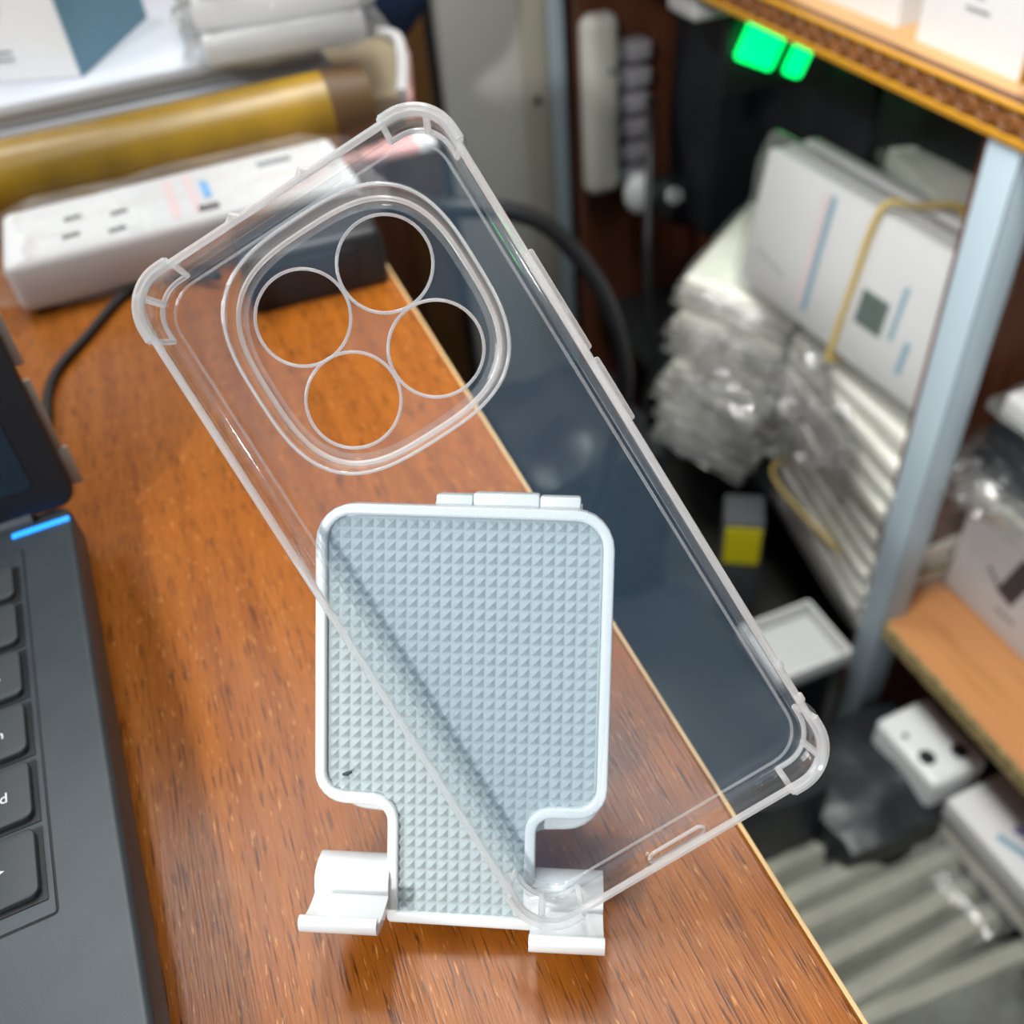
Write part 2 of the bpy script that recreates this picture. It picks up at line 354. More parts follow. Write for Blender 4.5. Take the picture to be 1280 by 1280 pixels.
# hooks: one profile (v, w) swept along u
def hook(u0, u1, dv):
    c = [(-.0432, -.0052), (-.0434, -.0020), (-.0448, .0004), (-.0468, .0010), (-.0484, .0006), (-.0496, .0008), (-.0506, .0026), (-.0512, .0056), (-.0514, .0092), (-.0511, .0120), (-.0503, .0138), (-.0490, .0143)]
    c = smooth_path([(0, a+dv, b) for a, b in c], 3); th = .0013; L = []; R_ = []
    for i, p in enumerate(c):
        t = (c[min(i+1, len(c)-1)]-c[max(i-1, 0)]).normalized(); nrm = Vector((0, -t.z, t.y)); L.append(p+nrm*th); R_.append(p-nrm*th)
    tip = c[-1]; tt = (c[-1]-c[-2]).normalized(); a0 = [tip+tt*th*math.sin(PI*k/6)+(L[-1]-tip)*math.cos(PI*k/6) for k in range(1, 6)]
    prof = [(p.y, p.z) for p in L]+[(p.y, p.z) for p in a0]+[(p.y, p.z) for p in R_[::-1]]
    me = extrude_profile(prof, u0, u1)
    return me
def bevel_mesh(me, w, seg=2, ang=40):
    bm = bmesh.new(); bm.from_mesh(me)
    es = [e for e in bm.edges if len(e.link_faces) == 2 and e.calc_face_angle(0) > math.radians(ang)]
    bmesh.ops.bevel(bm, geom=es, offset=w, segments=seg, profile=.5, affect='EDGES', clamp_overlap=True); bm.to_mesh(me); bm.free(); return me
child('hook', bevel_mesh(hook(-.0345, tl+.0006, .0002), .0004), M_gloss, 'glossy white hook left of the tongue')
child('hook', bevel_mesh(hook(tr_-.0006, .0318, -.0016), .0004), M_gloss, 'glossy white hook carrying the phone case corner')
# hinge along the top
bm = bmesh.new()
for a, b2, r in ((-.0085, .0000, .0034), (.0000, .0152, .0038), (.0152, .0246, .0034)): box_bm(bm, ((a+b2)/2, .0404+(r-.0034)*.6, -.0080), (b2-a-.0001, .0066+(r-.0034), .0066), .0006)
child('hinge', finish(bm, 'hinge'), M_white)
bm = bmesh.new(); cyl_bm(bm, (-.0088, .0404, -.0080), (.0249, .0404, -.0080), .0016, 16); child('hinge_pin', finish(bm, 'pin'), M_white)
# arm and base behind the plate
hp = PF @ Vector((.008, .0365, -.0095)); foot = Vector((.040, .198, .012))
bm = bmesh.new(); d = foot-hp; q = d.to_track_quat('Z', 'X').to_matrix().to_4x4()
box_bm(bm, (0, 0, 0), (.006, .022, d.length), .0015); bmesh.ops.transform(bm, matrix=T(*((hp+foot)/2)) @ q, verts=bm.verts)
a = link('arm', finish(bm, 'arm'), M_white); a.parent = st; a.matrix_parent_inverse = inv
a = link('base', box((.032, .185, .005), (.05, .06, .010), .004, 3, Matrix.Rotation(-.44, 4, 'Z')), M_white); a.parent = st; a.matrix_parent_inverse = inv

# ------------------------------------------------------------------ clear phone case
e1 = Vector((.93485, -.0313, .35366)).normalized(); e2 = Vector((-.24084, .67599, .69644)); e2 = (e2-e1*e2.dot(e1)).normalized(); e3 = e1.cross(e2)
CF = frame(Vector((.0387, .1443, .0810)), e1, e2, e3)
pc = empty('phone_case', 'clear plastic phone case with four camera holes leaning on the white stand', 'phone case', mw=CF)
hx, hy, RC, D = .0381, .0819, .0098, .0110
def cpart(name, me, m, label=None, smooth=True): return link(name, me, m, pc, smooth, label)
ring_o = squircle(.0003, .0498, .0276, 3.0); ring_i = squircle(.0003, .0498, .0252, 3.0)
outer = rrect(-hx+.001, hx-.001, -hy+.001, hy-.001, RC-.001, 12)
cpart('back_panel', plate([outer, ring_o], 0, .0011), M_tpu)
HC = [(-.0104, .0603), (.0112, .0605), (.0109, .0390), (-.0107, .0392)]
cpart('camera_plate', plate([ring_i]+[circle(x, y, .0104) for x, y in HC], -.0036, -.0026), M_tpu)
# sloped wall between panel and camera plate
bm = bmesh.new(); rows = []
for a, z in ((.0284, .0012), (.0277, .0014), (.0271, .0008), (.0268, -.0006), (.0266, -.0020), (.0261, -.0030), (.0250, -.0035), (.0240, -.0027)): rows.append([bm.verts.new((x, y, z)) for x, y in squircle(.0003, .0498, a, 3.0, 96)])
for r0, r1 in zip(rows, rows[1:]):
    for k in range(96): bm.faces.new((r0[k], r0[(k+1) % 96], r1[(k+1) % 96], r1[k]))
cpart('camera_surround', finish(bm, 'ring'), M_ring)
bm = bmesh.new(); tube_bm(bm, [(x, y, .0011) for x, y in squircle(.0003, .0498, .0279, 3.0, 96)], .00034, 8, True); tube_bm(bm, [(x, y, -.0026) for x, y in squircle(.0003, .0498, .0260, 3.0, 96)], .00060, 8, True)
cpart('surround_edge', finish(bm, 'edge'), M_bead)
for x, y in HC:
    cpart('lens_hole_rim', tube([(px, py, -.0030) for px, py in circle(x, y, .0106)], .00038, 8, True), M_bead)
# side wall with the port cut through it
def path(inset=0, n=10, step=.0021, hx_=hx, hy_=hy, r=RC):
    P = rrect(-hx_+inset, hx_-inset, -hy_+inset, hy_-inset, r-inset, n); out = []
    for i, p in enumerate(P):
        out.append(p); q2 = P[(i+1) % len(P)]; d2 = math.dist(p, q2)
        if d2 > 2*step and i % (n+1) == n:
            k = max(2, int(round(d2/step)))
            out += [(p[0]+(q2[0]-p[0])*t/k, p[1]+(q2[1]-p[1])*t/k) for t in range(1, k)]
    return out
rowsz = [(.0022, -.0001), (.0008, .0006), (.0001, .0016), (0, .0032), (0, .0050), (0, .0068), (0, .0090), (.0004, .0104)]
bm = bmesh.new(); grid = []
for ins, z in rowsz: grid.append([bm.verts.new((x, y, z)) for x, y in path(ins)] if True else None)
n_ = len(grid[0])
for r0, r1 in zip(range(len(rowsz)-1), range(1, len(rowsz))):
    for k in range(n_):
        q4 = (grid[r0][k], grid[r0][(k+1) % n_], grid[r1][(k+1) % n_], grid[r1][k])
        mx_ = sum(v.co.x for v in q4)/4; my_ = sum(v.co.y for v in q4)/4; mz_ = sum(v.co.z for v in q4)/4
        if my_ < -hy+.002 and -.0084 < mx_ < .0054 and .0032 < mz_ < .0068: continue
        bm.faces.new(q4)
me = finish(bm, 'wall'); o = cpart('side_wall', me, M_tpuw); sm = o.modifiers.new('thick', 'SOLIDIFY'); sm.thickness = .0012; sm.offset = -1
bm = bmesh.new(); tube_bm(bm, [(x, y, .0106) for x, y in path(.0009)], .00085, 8, True)
cpart('rim_lip', finish(bm, 'lip'), M_bead)
st_pts = [(-.0087+.0018*(1-math.cos(a)) if c == 0 else .0057-.0018*(1-math.cos(a)), 0, .0050+.0019*math.sin(a)) for c, a in []]
ps = []
for k in range(9): a = PI/2+PI*k/8; ps.append((-.0066+.0019*math.cos(a), -hy+.0004, .0050+.0019*math.sin(a)))
for k in range(9): a = -PI/2+PI*k/8; ps.append((.0036+.0019*math.cos(a), -hy+.0004, .0050+.0019*math.sin(a)))
cpart('port_rim', tube(ps, .00045, 8, True), M_bead)
# corner bumpers: thick outer wall with end steps and a rib, edged with added white tubes that paint bright edges
def corner(sx, sy):
    pts = []; ext = .0125; o_ = .0011; R2 = RC+o_; cx, cy = sx*(hx+o_-R2), sy*(hy+o_-R2); n = 14
    pts.append((sx*(hx+o_), cy-sy*(ext-R2+.0005)))
    for k in range(n+1):
        a = PI/2*k/n; pts.append((cx+sx*R2*math.cos(a), cy+sy*R2*math.sin(a)))
    pts.append((cx-sx*(ext-R2+.0005), sy*(hy+o_)))
    return pts
def off(pts, d, sx, sy):
    out = []
    for i, p in enumerate(pts):
        t = Vector(pts[min(i+1, len(pts)-1)])-Vector(pts[max(i-1, 0)]); t.normalize(); nrm = Vector((t.y, -t.x))
        if nrm.dot(Vector((sx, sy))) < 0: nrm = -nrm
        out.append((p[0]-nrm.x*d, p[1]-nrm.y*d))
    return out
for sx, sy in ((-1, 1), (1, 1), (1, -1), (-1, -1)):
    P = corner(sx, sy); prof = [(.0001, .0022), (0, .0040), (0, .0080), (.0003, .0108), (.0011, .0116), (.0024, .0114), (.0026, .0104), (.0011, .0102)]
    prof = [(.0012, .0000), (.0003, .0006)]+prof[1:]
    bm = bmesh.new(); rows = [[bm.verts.new((x, y, z)) for x, y in off(P, d, sx, sy)] for d, z in prof]
    for r0, r1 in zip(rows, rows[1:]):
        for k in range(len(P)-1): bm.faces.new((r0[k], r0[k+1], r1[k+1], r1[k]))
    for k in (0, len(P)-1): bm.faces.new([r[k] for r in rows])
    bmesh.ops.recalc_face_normals(bm, faces=bm.faces)
    b = cpart('corner_bumper', finish(bm, 'bumper'), M_tpuw)
    bm = bmesh.new()
    top = off(P, .0012, sx, sy); bot = off(P, .0028, sx, sy); low = off(P, .0006, sx, sy)
    tube_bm(bm, [(x, y, .0112) for x, y in top], .0009, 8)
    tube_bm(bm, [(x, y, .0010) for x, y in bot], .0006, 8)
    for k in (0, len(P)-1): tube_bm(bm, [(*bot[k], .0010), (*off(P, .0016, sx, sy)[k], .006), (*top[k], .0112)], .0007, 8)
    mid = len(P)//2
    for dk in (0,): tube_bm(bm, [(*bot[mid+dk], .0010), (*top[mid+dk], .0108)], .0008, 8)
    link('bumper_edge', finish(bm, 'bumper_edge'), M_bead, b)
# buttons on the right side
def button(y0, y1, z0=.0036, z1=.0086): return box((hx+.0002, (y0+y1)/2, (z0+z1)/2), (.0018, y1-y0, z1-z0), .0006, 2)
cpart('volume_button', button(.0205, .0445), M_bead)
cpart('power_button', button(.0033, .0185), M_bead)
for x in (-.0098, .0073): cpart('top_vent_rim', tube([(x-.0012, hy-.0006, .0108), (x, hy+.0003, .0113), (x+.0012, hy-.0006, .0108)], .0007, 8), M_bead)
for y in (-.0565, -.0650): cpart('lug', box((hx-.0006, y, .0108), (.0020, .0022, .0012), .0005), M_bead)
# moulded channel lines along the inside of the panel
bm = bmesh.new(); tube_bm(bm, [(x, y, .0012) for x, y in rrect(-hx+.0038, hx-.0038, -hy+.0036, hy-.0036, .008, 8)], .00036, 6, True)
cpart('panel_fillet', finish(bm, 'fillet'), M_ring)

# ------------------------------------------------------------------ laptop
LR = Matrix.Rotation(math.radians(3.0), 4, 'Z'); LO = Vector((-.0692, .2720, .0045))   # origin: right end of the hinge line, on its feet
lap = empty('laptop', 'open dark slate laptop with blue status light, left edge of the desk', 'laptop', mw=T(*LO) @ LR)
TH = .0150
def lp(name, me, m, label=None, smooth=True, parent=lap): return link(name, me, m, parent, smooth, label)
lp('base', plate([rrect(-.36, .0, -.245, .009, .006)], 0, TH, .0022, 3), M_lap)
for x in (-.02, -.34):
    for y in (-.01, -.23): lp('rubber_foot', cyl((x, y, -.0045), (x, y, .0006), .007), M_black)
# keyboard well: thin engraved outline, keys
kx1 = -.0145; ky0 = -.1400; ky1 = -.0080
bm = bmesh.new(); tube_bm(bm, [(x, y, TH+.0000) for x, y in rrect(-.34, kx1-.0020, ky0, ky1, .001, 2)], .00035, 6, True)
lp('keyboard_seam', finish(bm, 'seam'), M_black)
rows = [(-.0160, -.0305), (-.0335, -.0505), (-.0537, -.0710), (-.0742, -.0915), (-.0947, -.1125), (-.1157, -.1345)]
legends = {3: 'pg dn', 4: 'end', 2: 'pg up', 1: 'home'}
for j, (y1_, y0_) in enumerate(rows):
    for i in range(6):
        xb = kx1-.0049-i*.0195; xa = xb-.0172
        me = plate([rrect(xa, xb, y0_, y1_, .0022, 4)], TH+.0002, TH+.0022, .0005, 2)
        k = lp('key', me, M_key)
        bm = bmesh.new(); box_bm(bm, ((xa+xb)/2+.0004, (y0_+y1_)/2-.0004, TH+.00015), (xb-xa+.0016, y1_-y0_+.0016, .0003))
        link('key_gap', finish(bm, 'gap'), M_black, k, False)
        if i == 0 and j in legends: text(legends[j], .0042, M_print, k, 'key_legend', 'RIGHT', .00005, T(xb-.0054, (y0_+y1_)/2-.001, TH+.0023))
        if i == 0 and j == 5:
            bm = bmesh.new(); cx, cy = xb-.0102, (y0_+y1_)/2
            vs = [bm.verts.new((cx-.003, cy-.0022, TH+.0023)), bm.verts.new((cx+.003, cy, TH+.0023)), bm.verts.new((cx-.003, cy+.0022, TH+.0023))]; bm.faces.new(vs)
            link('key_legend', finish(bm, 'arrow'), M_print, k, False)
lp('status_light', box((-.0100, .0000, TH+.0002), (.0185, .0022, .0010), .0004), M_led, 'glowing blue light bar')
lp('power_button', cyl((-.0280, .0003, TH), (-.0280, .0003, TH+.0006), .0028), M_black)
lp('hinge', cyl((-.32, .0075, TH-.001), (-.012, .0075, TH-.001), .0045), M_lap)
# lid, leaning back
LM = T(.0030, .0080, TH-.0010) @ Matrix.Rotation(math.radians(90-12), 4, 'X')
lid = lp('lid', None or plate([rrect(-.36, .0005, .002, .235, .006)], -.0020, .0035, .001, 2), M_lid); lid.matrix_basis = LM
scr = link('screen', plate([rrect(-.347, -.0105, .012, .222, .002)], .0034, .0040, 0), M_scr, lid, False)
link('sensor_dot', cyl((-.0185, .0420, .0039), (-.0185, .0420, .0043), .0019), M_slot, lid)
bm = bmesh.new()
for a, b2, w in ((.006, .020, .0030), (.020, .045, .0016), (.050, .068, .0022), (.070, .092, .0038)): box_bm(bm, (.0008+w/2-.001, (a+b2)/2, -.0026), (w+.002, b2-a, .0014), .0004)
link('worn_back_edge', finish(bm, 'edge'), M_worn, lid, label='worn pale edge of the lid')

# ------------------------------------------------------------------ things on the far part of the desk
c_ = empty('carton', 'long flat white pack with four dark slots, wrapped in clear film, on the desk', 'pack', (-.004, .491, 0), (0, 0, math.radians(1)))
link('pack_body', box((0, 0, .0145), (.174, .064, .026), .005, 3), M_card, c_)
for x, y in ((-.052, .004), (-.030, -.0025), (-.054, -.016), (-.0325, -.022)): link('slot', box((x, y, .0275), (.0085, .0036, .0016), .0004, 1, Matrix.Rotation(.12, 4, 'Z')), M_hole, c_)
for x, w, m in ((-.004, .0048, M_lpink), (.0065, .0042, M_lpink), (.0135, .0042, M_blue)):
    link('printed_band', box((x, -.002 if m is M_lpink else .0, .0276), (w, .048 if m is M_lpink else .022, .0004)), m, c_, False)
link('printed_mark', box((.052, .014, .0276), (.018, .006, .0004)), M_slot, c_, False); link('printed_mark', box((.012, -.022, .0276), (.010, .007, .0004)), M_dprint, c_, False)
def film(L_, W_, T_, seed=0, amp=.003, flap=.02):
    bm = bmesh.new(); bmesh.ops.create_cube(bm, size=1); bmesh.ops.subdivide_edges(bm, edges=bm.edges, cuts=7, use_grid_fill=True)
    for v in bm.verts:
        p = v.co.copy(); v.co = Vector((p.x*L_, p.y*W_, p.z*T_))
        if abs(p.x) > .49: v.co.x += math.copysign(flap, p.x)*(1-abs(p.z)*1.2)*(.6+.4*noise.noise(Vector((p.y*5, seed, p.z*3)))); v.co.z *= .45
        v.co += noise.noise_vector(Vector((p.x*9+seed*3.1, p.y*6, p.z*5)))*amp
    return finish(bm, 'film')
f_ = film(.186, .070, .028, 3, .0026, .012); f_.transform(T(0, 0, .0165)); link('film_wrap', f_, M_filmc, c_, label='crinkled clear film')

ad = empty('power_adapter', 'black block power adapter on the desk behind the phone case', 'adapter', (.0455, .426, 0), (0, 0, math.radians(-3)))
link('adapter_body', box((0, 0, .0135), (.066, .046, .029), .004, 3), M_black, ad)
link('adapter_panel', box((-.004, -.0232, .0135), (.046, .0012, .018), .0004), M_blackg, ad, label='recessed label area')
tag(link('laptop_cable', tube(smooth_path([(-.082, .300, .008), (-.082, .345, .003), (-.0795, .392, .0022), (-.062, .424, .0022), (-.045, .451, .0022), (-.030, .463, .0022), (-.015, .456, .0022), (.002, .44, .006)]), .0021, 10), M_black), 'black cable lying on the desk between laptop and wrapped white pack', 'cable')

rl = empty('yellow_roll', 'mottled golden yellow roll lying behind the wrapped white pack', 'roll', (0, .564, .0238))
link('roll_body', cyl((-.34, .0, 0), (.092, .003, 0), .0230, 32), M_gold, rl)
link('roll_end', cyl((.091, .003, 0), (.116, .0032, 0), .0232, 32, .0205), M_rollend, rl, label='dark brown end')
# pink printed pouch and beige box
pk = empty('printed_pouch', 'pink and white printed pouch lying in front of the yellow roll', 'pouch', (.02, .545, 0))
link('pouch_body', box((.050, .0, .0035), (.15, .020, .006), .002), M_pink, pk); link('pouch_edge', box((.120, .0, .0040), (.012, .022, .006), .0015), M_card, pk, label='white sealed edge')
bb = empty('beige_carton', 'flat beige cardboard box with white rim and pink side behind the yellow roll', 'box', (.118, .655, 0), (0, 0, math.radians(-16)))
link('carton_body', box((0, 0, .009), (.080, .120, .018), .002), M_beige, bb)
link('carton_rim', tube(smooth_path([(.028, .062, .019), (.040, .040, .021), (.043, -.01, .020), (.041, -.055, .016)]), .0042, 10), M_card, bb, label='white rolled rim')
link('carton_side', box((.0445, -.01, .008), (.006, .09, .014), .002), M_pink, bb, label='pink side')
# stack of papers and what stands on it
sk = []
ps0 = [(.36, .20, .007, M_greyedge), (.37, .20, .006, M_paper), (.36, .195, .007, M_greyedge), (.365, .20, .007, M_paper)]
z = 0
names = ['grey bound pad lowest in the paper stack behind the yellow roll', 'white pad second from the bottom of the paper stack behind the roll', 'grey edged pad third in the paper stack behind the roll', 'white pad topmost in the paper stack, under the teal sided box']
z = .028
tag(link('shadow_gap_block', box((-.08, .698, .014), (.36, .19, .028), .002), M_black), 'added black block for the shadow gap under the paper stack behind the yellow roll', 'tray')  # stack support, coloured black to stand for the shadow gap there
for (l_, w_, h_, m), nm in zip(ps0, names):
    e = empty('paper_pad', nm, 'paper pad', (-.08+random.uniform(-.004, .004), .698, z), (0, 0, random.uniform(-.02, .02)), 'pads in the paper stack')
    link('pages', box((0, 0, h_/2), (l_, w_, h_-.0004), .001), m, e); z += h_
ZT = z
wb = empty('carton_box', 'white carton with a teal blue side standing on the paper stack', 'box', (-.035, .617, ZT), (0, 0, math.radians(-25)))
link('carton_body', box((-.062, .055, .075), (.124, .110, .150), .0008), M_card, wb, False)
link('teal_side', box((.0003, .055, .075), (.0008, .1095, .1495)), M_teal, wb, False, label='teal blue side panel')
bm = bmesh.new()
for (x, zz, r) in ((-.050, .045, .018), (-.050, .045, .008)): tube_bm(bm, [(x+r*math.cos(t*PI/12), -.0006, zz+r*math.sin(t*PI/12)) for t in range(24)], .0007, 6, True)
for zz in (.012, .016): box_bm(bm, (-.055, -.0006, zz), (.04, .0006, .0012))
box_bm(bm, (-.020, -.0006, .055), (.008, .0006, .007))
link('printed_outline', finish(bm, 'pr'), M_slot, wb, False)
# wrapped white packs on the stack (generic packet builder)
def packet_parts(e, L_, W_, T_, body, seed, flap=.018, filmm=M_film):
    if body is M_blackg: filmm = M_filmd
    link('pack_body', box((0, 0, T_/2), (L_, W_, T_), min(.004, T_*.35), 2), body, e)
    f2 = film(L_+.006, W_+.006, T_+.003, seed, .0022, flap); f2.transform(T(0, 0, T_/2)); link('film_sleeve', f2, filmm, e)
for k in range(3):
    e = empty('wrapped_pack', ['bottom', 'middle', 'top'][k]+' pack of the white wrapped packs on the right of the paper stack', 'pack', (.084+.002*k, .628+.004*k, ZT+.017*k), (0, 0, math.radians([-6, -9, -4][k])), 'white wrapped packs on the paper stack')
    packet_parts(e, .092, .10, .0165, M_card, 20+k, .014)
link('printed_line', box((.01, 0, .0167), (.03, .002, .0004)), M_slot, e, False)
# navy cloth far behind
bm = bmesh.new(); bmesh.ops.create_icosphere(bm, subdivisions=4, radius=1)
for v in bm.verts:
    v.co = Vector((v.co.x*.11, v.co.y*.06, v.co.z*.20)); v.co += noise.noise_vector(v.co*14)*.02
o = link('cloth_bundle', finish(bm, 'cloth'), M_navy); o.location = (.205, 1.02, .09); tag(o, 'dark navy cloth bundle hanging behind the desk, left of the white panel', 'cloth')

# ------------------------------------------------------------------ end wall fittings
tag(link('wood_door_strip', box((.317, 1.262, .25), (.05, .036, 2.1), .002), M_plank), 'brown wooden upright at the far left of the white panel', 'wood strip')
tag(link('black_gap_strip', box((.350, 1.268, .25), (.016, .024, 2.1)), M_black), 'narrow black strip between brown upright and white panel', 'strip')
pn = empty('display_board', 'tall cream white panel on the end wall behind the phone case', 'panel', (.41, 1.25, FZ))
link('board_face', box((0, 0, .95), (.105, .05, 1.9), .003), M_wallw, pn)
ss = empty('metal_strip', 'narrow beige metal strip with a dark hole beside the white panel', 'strip', (.482, 1.25, FZ))
link('strip_body', box((0, 0, .95), (.040, .05, 1.9), .002), M_beigew, ss)
link('screw_hole', cyl((.0, -.0265, .545), (.0, -.02, .545), .006), M_hole, ss)
def post(name, label, x, y, z0, z1, w, flip=1):
    e = empty(name, label, 'post', (x, y, z0))
    link('front_flange', box((0.0015, -w/2, (z1-z0)/2), (.003, w, z1-z0), .0005), M_steel, e)
    link('side_flange', box((.014, -w+.0015 if flip > 0 else -.0015, (z1-z0)/2), (.026, .003, z1-z0), .0005), M_steel, e)
    bm = bmesh.new()
    k = .06
    while k < z1-z0-.05: box_bm(bm, (-.0001, -w*.5, k), (.0012, .006, .014), .0004); k += .05
    return e
post('shelf_post', 'grey blue steel post in front of the white packs on the right', .4985, .4655, FZ, -.048, .0285)
e = empty('shelf_post', 'slim grey steel post beside the white extension socket', 'post', (.4985, 1.215, FZ)); 
link('front_flange', box((.011, 0, .95), (.022, .003, 1.9), .0005), M_steel, e); link('side_flange', box((.0215, .012, .95), (.003, .024, 1.9), .0005), M_steel, e)

# ------------------------------------------------------------------ shelf unit
sh_ = empty('shelf_unit', 'brown wooden shelf unit with carved top edge and orange shelf on the right', 'shelf unit', (.5, .5, FZ))
sinv = Matrix.Translation((.5, .5, FZ)).inverted()
def sp(name, me, m, label=None, smooth=False, parent=None):
    o = link(name, me, m, None, smooth, label); o.parent = parent or sh_; o.matrix_parent_inverse = sinv if parent is None else Matrix(); return o
ZU1, ZU0 = -.0225, -.0465
sp('upper_board', box((.75, .62, (ZU1+ZU0)/2+.004), (.478, 1.16, ZU1-ZU0-.008)), M_tan, 'tan upper shelf board')
tm = sp('carved_trim', box((.505, .62, (ZU1+ZU0)/2), (.010, 1.16, ZU1-ZU0)), M_carve, 'carved dark brown trim band')
bm = bmesh.new()
for z in (ZU1-.001, ZU0+.003): box_bm(bm, (.4985, .62, z), (.005, 1.16, .003 if z > -.03 else .005), .0008)
o = link('gilt_edge', finish(bm, 'gilt'), M_gilt, tm, False)
bm = bmesh.new(); y = .20; zc = (ZU1+ZU0)/2+.001
while y < 1.15:
    tube_bm(bm, [(.4985, y+.0072*math.cos(t*PI/8), zc+.0065*math.sin(t*PI/8)) for t in range(16)], .0017, 6, True)
    for q_ in range(5):
        a = 2*PI*q_/5; r = bmesh.ops.create_icosphere(bm, subdivisions=1, radius=.0026); bmesh.ops.translate(bm, vec=(.4985, y+.0038*math.cos(a), zc+.0032*math.sin(a)), verts=r['verts'])
    tube_bm(bm, [(.4990, y+.0085, zc+.007), (.4982, y+.0095, zc), (.4990, y+.0085, zc-.007)], .0014, 6)
    y += .0195
link('carved_rosettes', finish(bm, 'ros'), mat('carved_light', (.20, .075, .022), .45, noise_amt=.4, noise_scale=120), tm)
sp('upright_trim', box((.510, .442, .19), (.014, .026, .404), .002), M_carve, 'carved upright strip above the shelf')
for yy in (.456, .428): sp('upright_gilt_edge', box((.503, yy, .19), (.004, .003, .404), .0008), M_gilt)
sp('divider_board', box((.74, .474, (FZ+ZU0)/2), (.46, .012, ZU0-FZ-.002)), M_brown)
ZL1, ZL0 = -.515, -.533
sp('lower_board', box((.74, .255, (ZL1+ZL0)/2), (.476, .418, ZL1-ZL0)), M_orange, 'orange lower shelf board')
sp('lower_board_edge', box((.5015, .255, (ZL1+ZL0)/2), (.003, .418, ZL1-ZL0)), M_chip, 'chipped pale board edge')
sp('inner_board', box((.755, .83, -.575), (.43, .69, .018)), M_black)
sp('end_board', box((.75, 1.19, (FZ+ZU0)/2), (.45, .014, ZU0-FZ-.002)), M_brown)

# cartons on the upper shelf
cb = empty('carton_box', 'white carton with dark printed emblem on the upper shelf', 'box', (.527, .585, ZU1-.004), (0, 0, math.radians(-8)))
cb.rotation_euler = (0, 0, 0)
link('carton_body', box((.05, -.062, .072), (.10, .118, .144), .001), M_card, cb, False)
bm = bmesh.new()
for k in range(7): a = k*.9; box_bm(bm, (-.0004, -.052+.016*math.cos(a), .088+.012*math.sin(a)), (.0006, .006+.006*(k % 3), .005), 0, 2, Matrix.Rotation(a, 4, 'X'))
box_bm(bm, (-.0004, -.052, .095), (.0006, .010, .014)); box_bm(bm, (-.0004, -.056, .046), (.0006, .007, .005)); box_bm(bm, (-.0004, -.056, .036), (.0006, .022, .0015))
link('printed_emblem', finish(bm, 'em'), M_slot, cb, False)
cb2 = empty('carton_box', 'plain white carton on the upper shelf, left of the one with dark emblem', 'box', (.533, .735, ZU1-.004))
link('carton_body', box((.05, -.062, .072), (.10, .124, .144), .001), M_card, cb2, False)
link('printed_line', box((-.0003, -.06, .05), (.0006, .05, .003)), M_slot, cb2, False)

# LED device under the shelf
ld = empty('led_display', 'white housing with glowing green panels hanging under the upper shelf', 'display', (.60, .90, ZU0))
link('housing', box((-.015, .02, -.020), (.125, .060, .040), .008, 3), M_card, ld)
link('green_panel', box((.004, -.012, -.072), (.052, .008, .044), .005, 2, Matrix.Rotation(.45, 4, 'Y')), M_green, ld)
link('green_panel', box((.053, -.012, -.094), (.026, .008, .042), .005, 2, Matrix.Rotation(.45, 4, 'Y')), M_green, ld)
link('bracket', box((.02, .006, -.080), (.10, .010, .090), .002), M_black, ld)

# extension socket and plugs on the end wall
ex = empty('extension_socket', 'cream white extension socket hanging upright on the end wall', 'socket', (.547, 1.165, -.26))
link('socket_body', box((0, 0, 0), (.050, .036, .235), .016, 4), M_cream_plastic, ex)
link('socket_screw', cyl((.008, -.0195, .05), (.008, -.016, .05), .004), M_slot, ex)
for k in range(6):
    zz = .065-.033*k
    e = empty('charger_plug', ['topmost', 'second', 'third', 'fourth', 'fifth', 'lowest'][k]+' grey plug in the row beside the white extension socket', 'plug', (.590, 1.165, -.26+zz), (0, 0, 0), 'grey plugs beside the socket')
    link('plug_body', box((.008, 0, 0), (.034, .034, .024), .004), M_lilac, e); link('plug_collar', box((-.014, 0, 0), (.012, .028, .018), .003), M_slot, e)
e = empty('round_plug', 'round white plug at the lower end of the grey plugs', 'plug', (.590, 1.13, -.376)); bm = bmesh.new(); bmesh.ops.create_uvsphere(bm, u_segments=24, v_segments=14, radius=.024)
bmesh.ops.scale(bm, vec=(1, .8, 1.25), verts=bm.verts); link('plug_body', finish(bm, 'rp'), M_gloss, e); link('plug_pin', cyl((0, .015, 0), (0, .05, 0), .004), M_steel, e)
e = empty('black_adapter', 'black adapter block hanging beside the round white plug', 'adapter', (.635, 1.115, -.385)); link('adapter_body', box((0, 0, 0), (.055, .045, .060), .016, 4), M_black, e); link('adapter_cap', cyl((-.012, -.02, .012), (-.012, -.027, .012), .011), M_gloss, e, label='pale round cap')
tag(link('thin_cable', tube(smooth_path([(.560, 1.05, -.215), (.525, .98, -.255), (.497, .93, -.33), (.489, .91, -.41), (.494, .90, -.486), (.480, .895, -.552), (.46, .87, -.63), (.44, .8, FZ+.006)]), .0052, 10), M_black), 'thin black cable hanging down in front of the grey plugs', 'cable')
tag(link('thick_cable', tube(smooth_path([(.10, .72, -.10), (.168, .64, -.085), (.221, .62, -.094), (.255, .62, -.122), (.288, .62, -.177), (.306, .62, -.237), (.311, .62, -.29), (.308, .65, -.40), (.295, .69, -.6), (.27, .69, FZ+.01)]), .0072, 12), M_black), 'thick black cable arching over the gap behind the phone case', 'cable')
